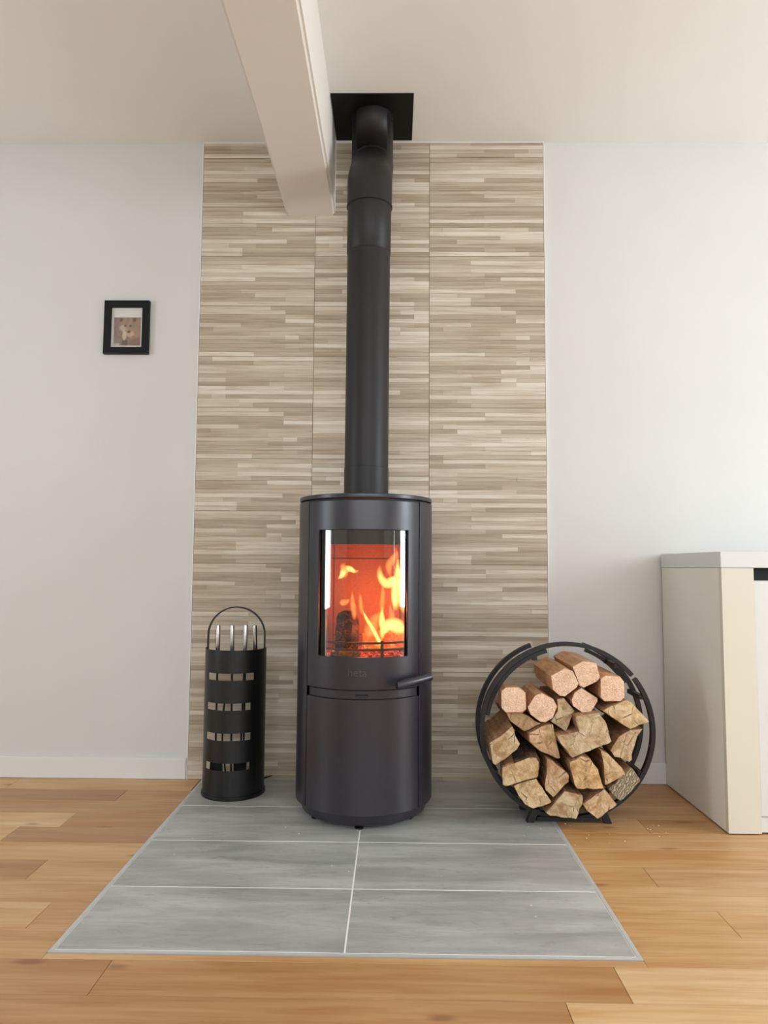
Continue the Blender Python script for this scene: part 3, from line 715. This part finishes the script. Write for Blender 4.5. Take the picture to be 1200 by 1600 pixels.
# ================================================================== LOG RACK
KX, KZ, KR = 1.324, .2835, .2765
rack = thing('log_rack', 'round black steel log rack holding firewood beside the white cabinet', 'log rack', (KX, -.345, 0))
def arc(name, a0, a1, rad, y, dx=0, w=.0135, d=.019, n=None, cz=KZ):
    n = n or max(8, int(abs(a1-a0)/R(4)))
    pts = [(KX+dx+rad*math.sin(a), y, cz+rad*math.cos(a)) for a in frange(a0, a1, n)]
    b = BM(); b.tube(pts, 0, sec=(w, d)); return autosmooth(b.build(name, M['rack'], rack), 30)
r0 = KR-.005
arc('lower_hoop', R(53), R(340), r0, -.400)                     # front, open at the top
arc('upper_hoop', R(-70), R(50), r0+.0005, -.3995+.001, w=.013)   # front top arc
arc('hoop_lap', R(-80), R(-14), r0-.0145, -.397, w=.012)
arc('lower_hoop', R(17.5), R(340), r0, -.290)
arc('hoop_lap', R(20), R(58), r0-.0145, -.300, w=.012)
b = None
for a_, r_ in ((R(-24), r0-.024), (R(38), r0-.012), (R(66), r0-.012), (R(155), r0-.008), (R(205), r0-.008), (R(240), r0-.008), (R(120), r0-.008)):
    x, z = KX+r_*math.sin(a_), KZ+r_*math.cos(a_); b = BM(); b.tube([(x, -.404, z), (x, -.286, z)], 0, sec=(.014, .014)) ; b.build('crossbar', M['rack'], rack)
for sx in (-1, 1):
    for y in (-.405, -.285):
        xf = KX+sx*.122; b = BM()
        vs = []
        for yy in (y-.012, y+.012):
            vs += [(xf-.011, yy, .0012), (xf+.011, yy, .0012), (xf-sx*.018+.012, yy, .042), (xf-sx*.018-.012, yy, .042)]
        b.add(vs, [(0, 1, 2, 3), (4, 7, 6, 5), (0, 4, 5, 1), (1, 5, 6, 2), (2, 6, 7, 3), (3, 7, 4, 0)]); b.build('foot', M['rack'], rack)
b = BM(); b.tube([(KX-.10, -.405, .012), (KX+.10, -.405, .012)], 0, sec=(.012, .018)); b.build('foot_bar', M['rack'], rack)

LOGS = [
    ('b', -0.475, [(1.104,0.417), (1.118,0.429), (1.157,0.430), (1.178,0.415), (1.179,0.364), (1.167,0.353), (1.117,0.352), (1.104,0.366)]),
    ('b', -0.47, [(1.186,0.369), (1.210,0.405), (1.230,0.412), (1.267,0.393), (1.278,0.371), (1.264,0.336), (1.241,0.322), (1.224,0.324), (1.195,0.345)]),
    ('b', -0.455, [(1.262,0.462), (1.306,0.487), (1.332,0.478), (1.350,0.440), (1.344,0.427), (1.305,0.398), (1.290,0.400), (1.268,0.419)]),
    ('b', -0.455, [(1.330,0.491), (1.363,0.509), (1.405,0.503), (1.417,0.459), (1.409,0.447), (1.365,0.426), (1.352,0.433)]),
    ('b', -0.46, [(1.416,0.456), (1.431,0.466), (1.477,0.463), (1.490,0.447), (1.490,0.399), (1.478,0.386), (1.427,0.385), (1.415,0.398)]),
    ('b', -0.45, [(1.327,0.386), (1.337,0.411), (1.358,0.425), (1.409,0.394), (1.409,0.384), (1.383,0.343), (1.367,0.344), (1.332,0.368)]),
    ('s', -0.43, [(1.126,0.343), (1.175,0.343), (1.199,0.332), (1.217,0.317), (1.237,0.309), (1.182,0.285), (1.139,0.316)]),
    ('s', -0.475, [(1.067,0.259), (1.109,0.286), (1.137,0.311), (1.143,0.300), (1.146,0.284), (1.161,0.257), (1.151,0.240), (1.084,0.191), (1.077,0.196)]),
    ('s', -0.45, [(1.193,0.285), (1.220,0.298), (1.249,0.312), (1.269,0.313), (1.274,0.286), (1.291,0.208), (1.283,0.206), (1.227,0.230), (1.194,0.258)]),
    ('s', -0.44, [(1.285,0.388), (1.306,0.392), (1.339,0.353), (1.311,0.287), (1.264,0.318), (1.285,0.350)]),
    ('s', -0.48, [(1.272,0.284), (1.343,0.299), (1.329,0.345), (1.354,0.348), (1.405,0.357), (1.430,0.315), (1.443,0.267), (1.320,0.217), (1.282,0.263)]),
    ('s', -0.465, [(1.417,0.359), (1.493,0.393), (1.508,0.386), (1.564,0.326), (1.504,0.303), (1.489,0.311)]),
    ('s', -0.455, [(1.470,0.278), (1.507,0.299), (1.545,0.303), (1.529,0.280), (1.510,0.229), (1.510,0.207), (1.503,0.200), (1.486,0.209), (1.456,0.216), (1.444,0.235)]),
    ('s', -0.48, [(1.104,0.186), (1.155,0.205), (1.189,0.220), (1.211,0.218), (1.218,0.206), (1.213,0.160), (1.115,0.130), (1.105,0.135)]),
    ('s', -0.475, [(1.244,0.212), (1.264,0.205), (1.311,0.167), (1.309,0.146), (1.262,0.097), (1.238,0.119), (1.236,0.133), (1.242,0.166)]),
    ('s', -0.475, [(1.140,0.132), (1.210,0.154), (1.256,0.085), (1.256,0.081), (1.200,0.063), (1.174,0.077), (1.155,0.101)]),
    ('s', -0.475, [(1.238,0.051), (1.297,0.117), (1.352,0.104), (1.354,0.094), (1.331,0.034), (1.250,0.042)]),
    ('s', -0.48, [(1.350,0.080), (1.416,0.126), (1.455,0.080), (1.394,0.037), (1.380,0.048), (1.363,0.060)]),
    ('s', -0.485, [(1.309,0.208), (1.347,0.225), (1.374,0.218), (1.398,0.185), (1.414,0.128), (1.333,0.126), (1.324,0.139), (1.315,0.177)]),
    ('s', -0.47, [(1.410,0.239), (1.432,0.230), (1.461,0.201), (1.485,0.170), (1.470,0.158), (1.426,0.135), (1.420,0.136), (1.417,0.205)]),
    ('s', -0.465, [(1.434,0.120), (1.464,0.151), (1.504,0.188), (1.532,0.152), (1.530,0.145), (1.505,0.116), (1.470,0.087), (1.463,0.089)]),

]
LAB = ['pale pressed wood briquette, leftmost on top of the log pile', 'pressed wood briquette with a round edged end, second from left on the pile top',
 'large pressed briquette at the top middle of the log pile', 'topmost pressed briquette, highest on the log pile', 'small square pink briquette at the right of the pile top',
 'broken orange briquette wedged below the two topmost briquettes', 'thin split log just below the leftmost pale briquette', 'big split log at the far left of the rack, resting against the hoop',
 'brown split log just right of the big far left log', 'narrow pale split log below the large top middle briquette', 'large forked grey split log in the centre of the pile',
 'smooth yellow split log jutting over the right hoop', 'cracked split log under the smooth yellow one at the right', 'dark barked split log at the lower left of the rack',
 'pinkish pointed split log between the dark barked log and the centre bottom', 'rough pale split log at the lower left, below the dark barked one', 'flat grey split log lowest in the middle of the rack',
 'jagged pale split log at the lower right, beside the lowest middle log', 'two faced split log with a broken orange end, below the forked log', 'wedge shaped split log with bark strip, right of the broken orange one', 'shaggy splintered grey log at the lower right edge of the rack']
TINT = {6: (1, .88, .72), 7: (.90, .84, .74), 8: (.98, .82, .68), 9: (.90, .86, .76), 10: (.92, .90, .82), 11: (1, .92, .76), 12: (.92, .86, .76), 13: (.94, .82, .64), 14: (.96, .84, .74), 15: (1, .93, .78), 16: (.82, .78, .68), 17: (1, .90, .76), 18: (1, .84, .62), 19: (1, .91, .76), 20: (.9, .9, .86)}
SHEAR = {8: (-.020, -.006), 6: (.0, -.010), 11: (-.014, .002), 7: (.008, .0), 13: (.03, .03), 0: (.03, -.03), 1: (.012, -.012), 9: (.0, -.006)}
def firewood(kind, y, poly, seed, label):
    rn = random.Random(seed); cx = sum(p[0] for p in poly)/len(poly); cz = sum(p[1] for p in poly)/len(poly)
    poly = [(cx+(x-cx)*.985, cz+(z-cz)*.985) for x, z in poly]
    # refine the outline
    out = []
    for i, (x0, z0) in enumerate(poly):
        x1, z1 = poly[(i+1) % len(poly)]; n = max(1, int(math.hypot(x1-x0, z1-z0)/(.014 if kind == 's' else .03)))
        for k in range(n):
            u = k/n; j = (rn.uniform(-.0016, .0016) if (kind == 's' and k) else 0)
            out.append((x0+(x1-x0)*u+j, z0+(z1-z0)*u+j*rn.choice((-1, 1))))
    n = len(out); L_ = .262+rn.uniform(-.01, .012); K = 9; vs = []
    sh = SHEAR.get(seed, (0, 0))
    for i in range(K+1):
        u = i/K; yy = y+L_*u; s_ = 1-(.012 if i in (0, K) else 0)+(.03*min(1, u*2.5) if i else 0)
        for j, (x, z) in enumerate(out):
            w = noise.noise(Vector((x*30+seed, yy*9, z*30)))*(.0030 if kind == 's' else .0008)*(0 if i == 0 else 1)
            vs.append((cx+(x-cx)*(s_+w*6)+sh[0]*u, yy+(noise.noise(Vector((x*60, seed, z*60)))*.005 if (i == 0 and kind == 's') else 0), cz+(z-cz)*(s_+w*6)+sh[1]*u))
    for i, s_ in ((1, None),):     # keep a crisp end: second ring close behind the first
        for j in range(n): v = vs[n+j]; vs[n+j] = (v[0], y+.006+ (vs[j][1]-y)*.5, v[2])
    fs = []; mi = []
    for i in range(K):
        for j in range(n):
            fs.append((i*n+j, i*n+(j+1) % n, (i+1)*n+(j+1) % n, (i+1)*n+j)); mi.append(1)
    # end face as a fan of two rings with relief
    k0 = len(vs)
    for s_ in (.66, .33):
        for j, (x, z) in enumerate(out):
            xx, zz = cx+(x-cx)*s_, cz+(z-cz)*s_; vs.append((xx, y-.001+noise.noise(Vector((xx*55+seed, zz*55, 3)))*(.006 if kind == 's' else .0035), zz))
    vs.append((cx, y-.001, cz)); c = len(vs)-1
    for j in range(n): fs.append((j, (j+1) % n, k0+(j+1) % n, k0+j)); mi.append(0)
    for j in range(n): fs.append((k0+j, k0+(j+1) % n, k0+n+(j+1) % n, k0+n+j)); mi.append(0)
    for j in range(n): fs.append((k0+n+j, k0+n+(j+1) % n, c)); mi.append(0)
    fs.append([K*n+j for j in range(n)]); mi.append(0)
    if seed == 13:
        for q, f in enumerate(fs[:K*n]):
            j = q % n
            if out[j][1] > .195: mi[q] = 2
    me = bpy.data.meshes.new('firewood'); org = Vector((cx, y+L_/2, min(p[1] for p in out)))
    me.from_pydata([Vector(v)-org for v in vs], [], fs)
    name = 'split_log' if kind == 's' else 'wood_briquette'; me.name = name
    o = link(name, me, [M['splinter' if seed == 20 else 'split_end'], M['split_side'], M['bark']] if kind == 's' else [M['chip_end'], M['chip_side'], M['bark']])
    o.location = org
    o.color = TINT.get(seed, (1, 1, 1))+(1,)
    me.polygons.foreach_set('material_index', mi); me.polygons.foreach_set('use_smooth', [m_ == 0 for m_ in mi])
    bm = bmesh.new(); bm.from_mesh(me); bmesh.ops.recalc_face_normals(bm, faces=bm.faces)
    for e in bm.edges:
        if len(e.link_faces) == 2 and e.link_faces[0].material_index != e.link_faces[1].material_index: e.smooth = False
    if kind == 'b':
        for f in bm.faces: f.smooth = f.material_index == 0
    bm.to_mesh(me); bm.free()
    return tag(o, label, 'firewood', 'firewood stacked in the round rack')
for i, (k, y, poly) in enumerate(LOGS): firewood(k, y, poly, i, LAB[i])

# ================================================================== CABINET
CX0, CX1, CYF, CT = 1.783, 2.98, -.497, .853
cab = thing('sideboard', 'white and cream lacquered sideboard standing against the wall at the right', 'cabinet', (2.38, -.25, 0))
b = BM(); b.box(CX0-.002, CX1+.002, CYF-.002, -.010, .8035, CT, b=.0012); b.build('top', M['whitelac'], cab)
b = BM(); b.box(CX0, CX0+.018, CYF+.020, -.010, .004, .8025, b=.0008); b.build('side_panel', M['panel'], cab)
b = BM(); b.box(CX1-.018, CX1, CYF+.020, -.010, .004, .8025, b=.0008); b.build('side_panel', M['panel'], cab)
b = BM(); b.box(CX0, CX0+.0995, CYF, CYF+.0195, .004, .8025, b=.0008); b.build('front_stile', M['cream'], cab)
b = BM(); b.box(CX1-.0995, CX1, CYF, CYF+.0195, .004, .8025, b=.0008); b.build('front_stile', M['cream'], cab)
b = BM(); b.box(CX0+.019, CX1-.019, CYF+.030, CYF+.045, .05, .8025); b.build('recess_board', M['gapblack'], cab)
for k in range(2):
    x0 = CX0+.1015+k*(CX1-CX0-.203)/2; x1 = x0+(CX1-CX0-.203)/2-.002
    b = BM(); b.box(x0, x1, CYF+.004, CYF+.022, .0535, .764, b=.001); b.build('door', M['whitelac'], cab)
b = BM(); b.box(CX0+.1005, CX1-.1005, CYF+.008, CYF+.022, .006, .051); b.build('plinth', M['whitelac'], cab)
b = BM(); b.box(CX0+.02, CX1-.02, CYF+.03, -.012, .03, .048); b.build('bottom_board', M['panel'], cab)
b = BM(); b.box(CX0+.02, CX1-.02, -.016, -.011, .05, .80); b.build('back_board', M['panel'], cab)
for x in (CX0+.05, CX1-.05):
    for y in (-.42, -.06):
        b = BM(); b.box(x-.02, x+.02, y-.02, y+.02, .001, .03); b.build('foot', M['gapblack'], cab)

# ================================================================== PICTURE
PX0, PX1, PZ0, PZ1 = -.3745, -.1975, 1.624, 1.837
pf = thing('picture_frame', 'small black framed photograph of a furry brown cub on the left wall', 'picture', ((PX0+PX1)/2, wy, PZ0))
fw = .0265; y0, y1_ = wy-.017, wy-.0005
def frame_side(q):
    b = BM(); vs = [(x, y, z) for y in (y0, y1_) for x, z in q]
    b.add(vs, [(0, 1, 2, 3), (7, 6, 5, 4), (0, 4, 5, 1), (1, 5, 6, 2), (2, 6, 7, 3), (3, 7, 4, 0)]); return b.build('frame_bar', M['black'], pf)
frame_side([(PX0, PZ0), (PX1, PZ0), (PX1-fw, PZ0+fw), (PX0+fw, PZ0+fw)]); frame_side([(PX0, PZ1), (PX0+fw, PZ1-fw), (PX1-fw, PZ1-fw), (PX1, PZ1)])
frame_side([(PX0, PZ0), (PX0+fw, PZ0+fw), (PX0+fw, PZ1-fw), (PX0, PZ1)]); frame_side([(PX1, PZ0), (PX1, PZ1), (PX1-fw, PZ1-fw), (PX1-fw, PZ0+fw)])
b = BM(); b.box(PX0+fw-.003, PX1-fw+.003, wy-.006, wy-.002, PZ0+fw-.003, PZ1-fw+.003); b.build('mat_board', mat('pale_mat_board', (214, 213, 206), .8), pf)
b = BM(); b.box(PX0+fw-.003, PX1-fw+.003, wy-.012, wy-.0105, PZ0+fw-.003, PZ1-fw+.003); b.build('glass', M['pglass'], pf)
# the print: a grid of coloured cells (flat picture)
ix0, ix1 = PX0+.0364, PX1-.0345; iz0, iz1 = PZ0+.035, PZ1-.0655
NX, NZ = 48, 54
def E_(u, v, cu, cv, ru, rv): return max(0.0, 1-(((u-cu)/ru)**2+((v-cv)/rv)**2))
def pic(u, v):
    n = noise.noise(Vector((u*9, v*9, 1)))*.12+noise.noise(Vector((u*28, v*40, 4)))*.10
    c = [132-30*abs(u-.2), 106-14*v, 98-14*v]
    def bl(col, a):
        for k in range(3): c[k] = c[k]*(1-a)+col[k]*a
    bl((152, 118, 94), min(1, 2.2*E_(u, v, .88, .35, .35, .75)))
    bl((142, 118, 98), min(1, 3*E_(u, v, .50, .70, .36, .34)))
    for cu in (.26, .76):
        bl((132, 100, 80), min(1, 3*E_(u, v, cu, .93, .10, .12))); bl((78, 54, 44), min(1, 2*E_(u, v, cu, .93, .055, .08)))
    bl((188, 160, 134), min(1, 2*E_(u, v, .34, .62, .14, .12))); bl((184, 158, 134), min(.8, 2*E_(u, v, .60, .42, .17, .14)))
    bl((150, 124, 102), min(1, 2*E_(u, v, .55, .60, .12, .18)))
    for cu in (.42, .62): bl((44, 32, 28), min(1, 3*E_(u, v, cu, .70, .05, .04)))
    bl((40, 32, 30), min(1, 3*E_(u, v, .56, .49, .065, .04))); bl((70, 52, 44), min(.8, 2*E_(u, v, .42, .10, .12, .14))); bl((120, 82, 62), min(.8, 1.6*E_(u, v, .85, .08, .3, .2)))
    bl((196, 178, 156), min(.9, 2*E_(u, v, .40, .36, .09, .2))); bl((200, 190, 176), min(.8, 2*E_(u, v, .12, .04, .14, .05)))
    return [max(0, min(255, k*(1+n))) for k in c]
vs = []; cols = []
for j in range(NZ+1):
    for i in range(NX+1):
        vs.append((ix0+(ix1-ix0)*i/NX-pf.location.x, wy-.0066-pf.location.y, iz0+(iz1-iz0)*j/NZ-pf.location.z)); cols += list(lin(*pic(i/NX, j/NZ)))
fs = [(j*(NX+1)+i, j*(NX+1)+i+1, (j+1)*(NX+1)+i+1, (j+1)*(NX+1)+i) for j in range(NZ) for i in range(NX)]
me = bpy.data.meshes.new('photo_print'); me.from_pydata(vs, [], fs); ca = me.color_attributes.new('print', 'FLOAT_COLOR', 'POINT'); ca.data.foreach_set('color', cols)
m = mat('photo_print', rough=.5); t = NT(m); t.col(t.n('ShaderNodeAttribute', attribute_name='print').outputs['Color'])
link('photo_print', me, m, pf)

# crumbs of wood and lime on the hearth
b = BM(); rn = random.Random(2)
for i in range(30):
    x, y = (rn.uniform(1.15, 1.6), rn.uniform(-.62, -.42)) if i < 18 else (rn.uniform(.1, 1.2), rn.uniform(-1.15, -.45))
    s_ = rn.uniform(.0006, .0014); b.box(x-s_*1.5, x+s_*1.5, y-s_, y+s_, .0015, .0015+s_)
o = b.build('wood_crumbs', mat('pale_crumbs', (232, 222, 200), .9)); o['kind'] = 'stuff'; tag(o, 'scattered pale wood crumbs on the hearth and floor in front of the stove', 'crumbs')
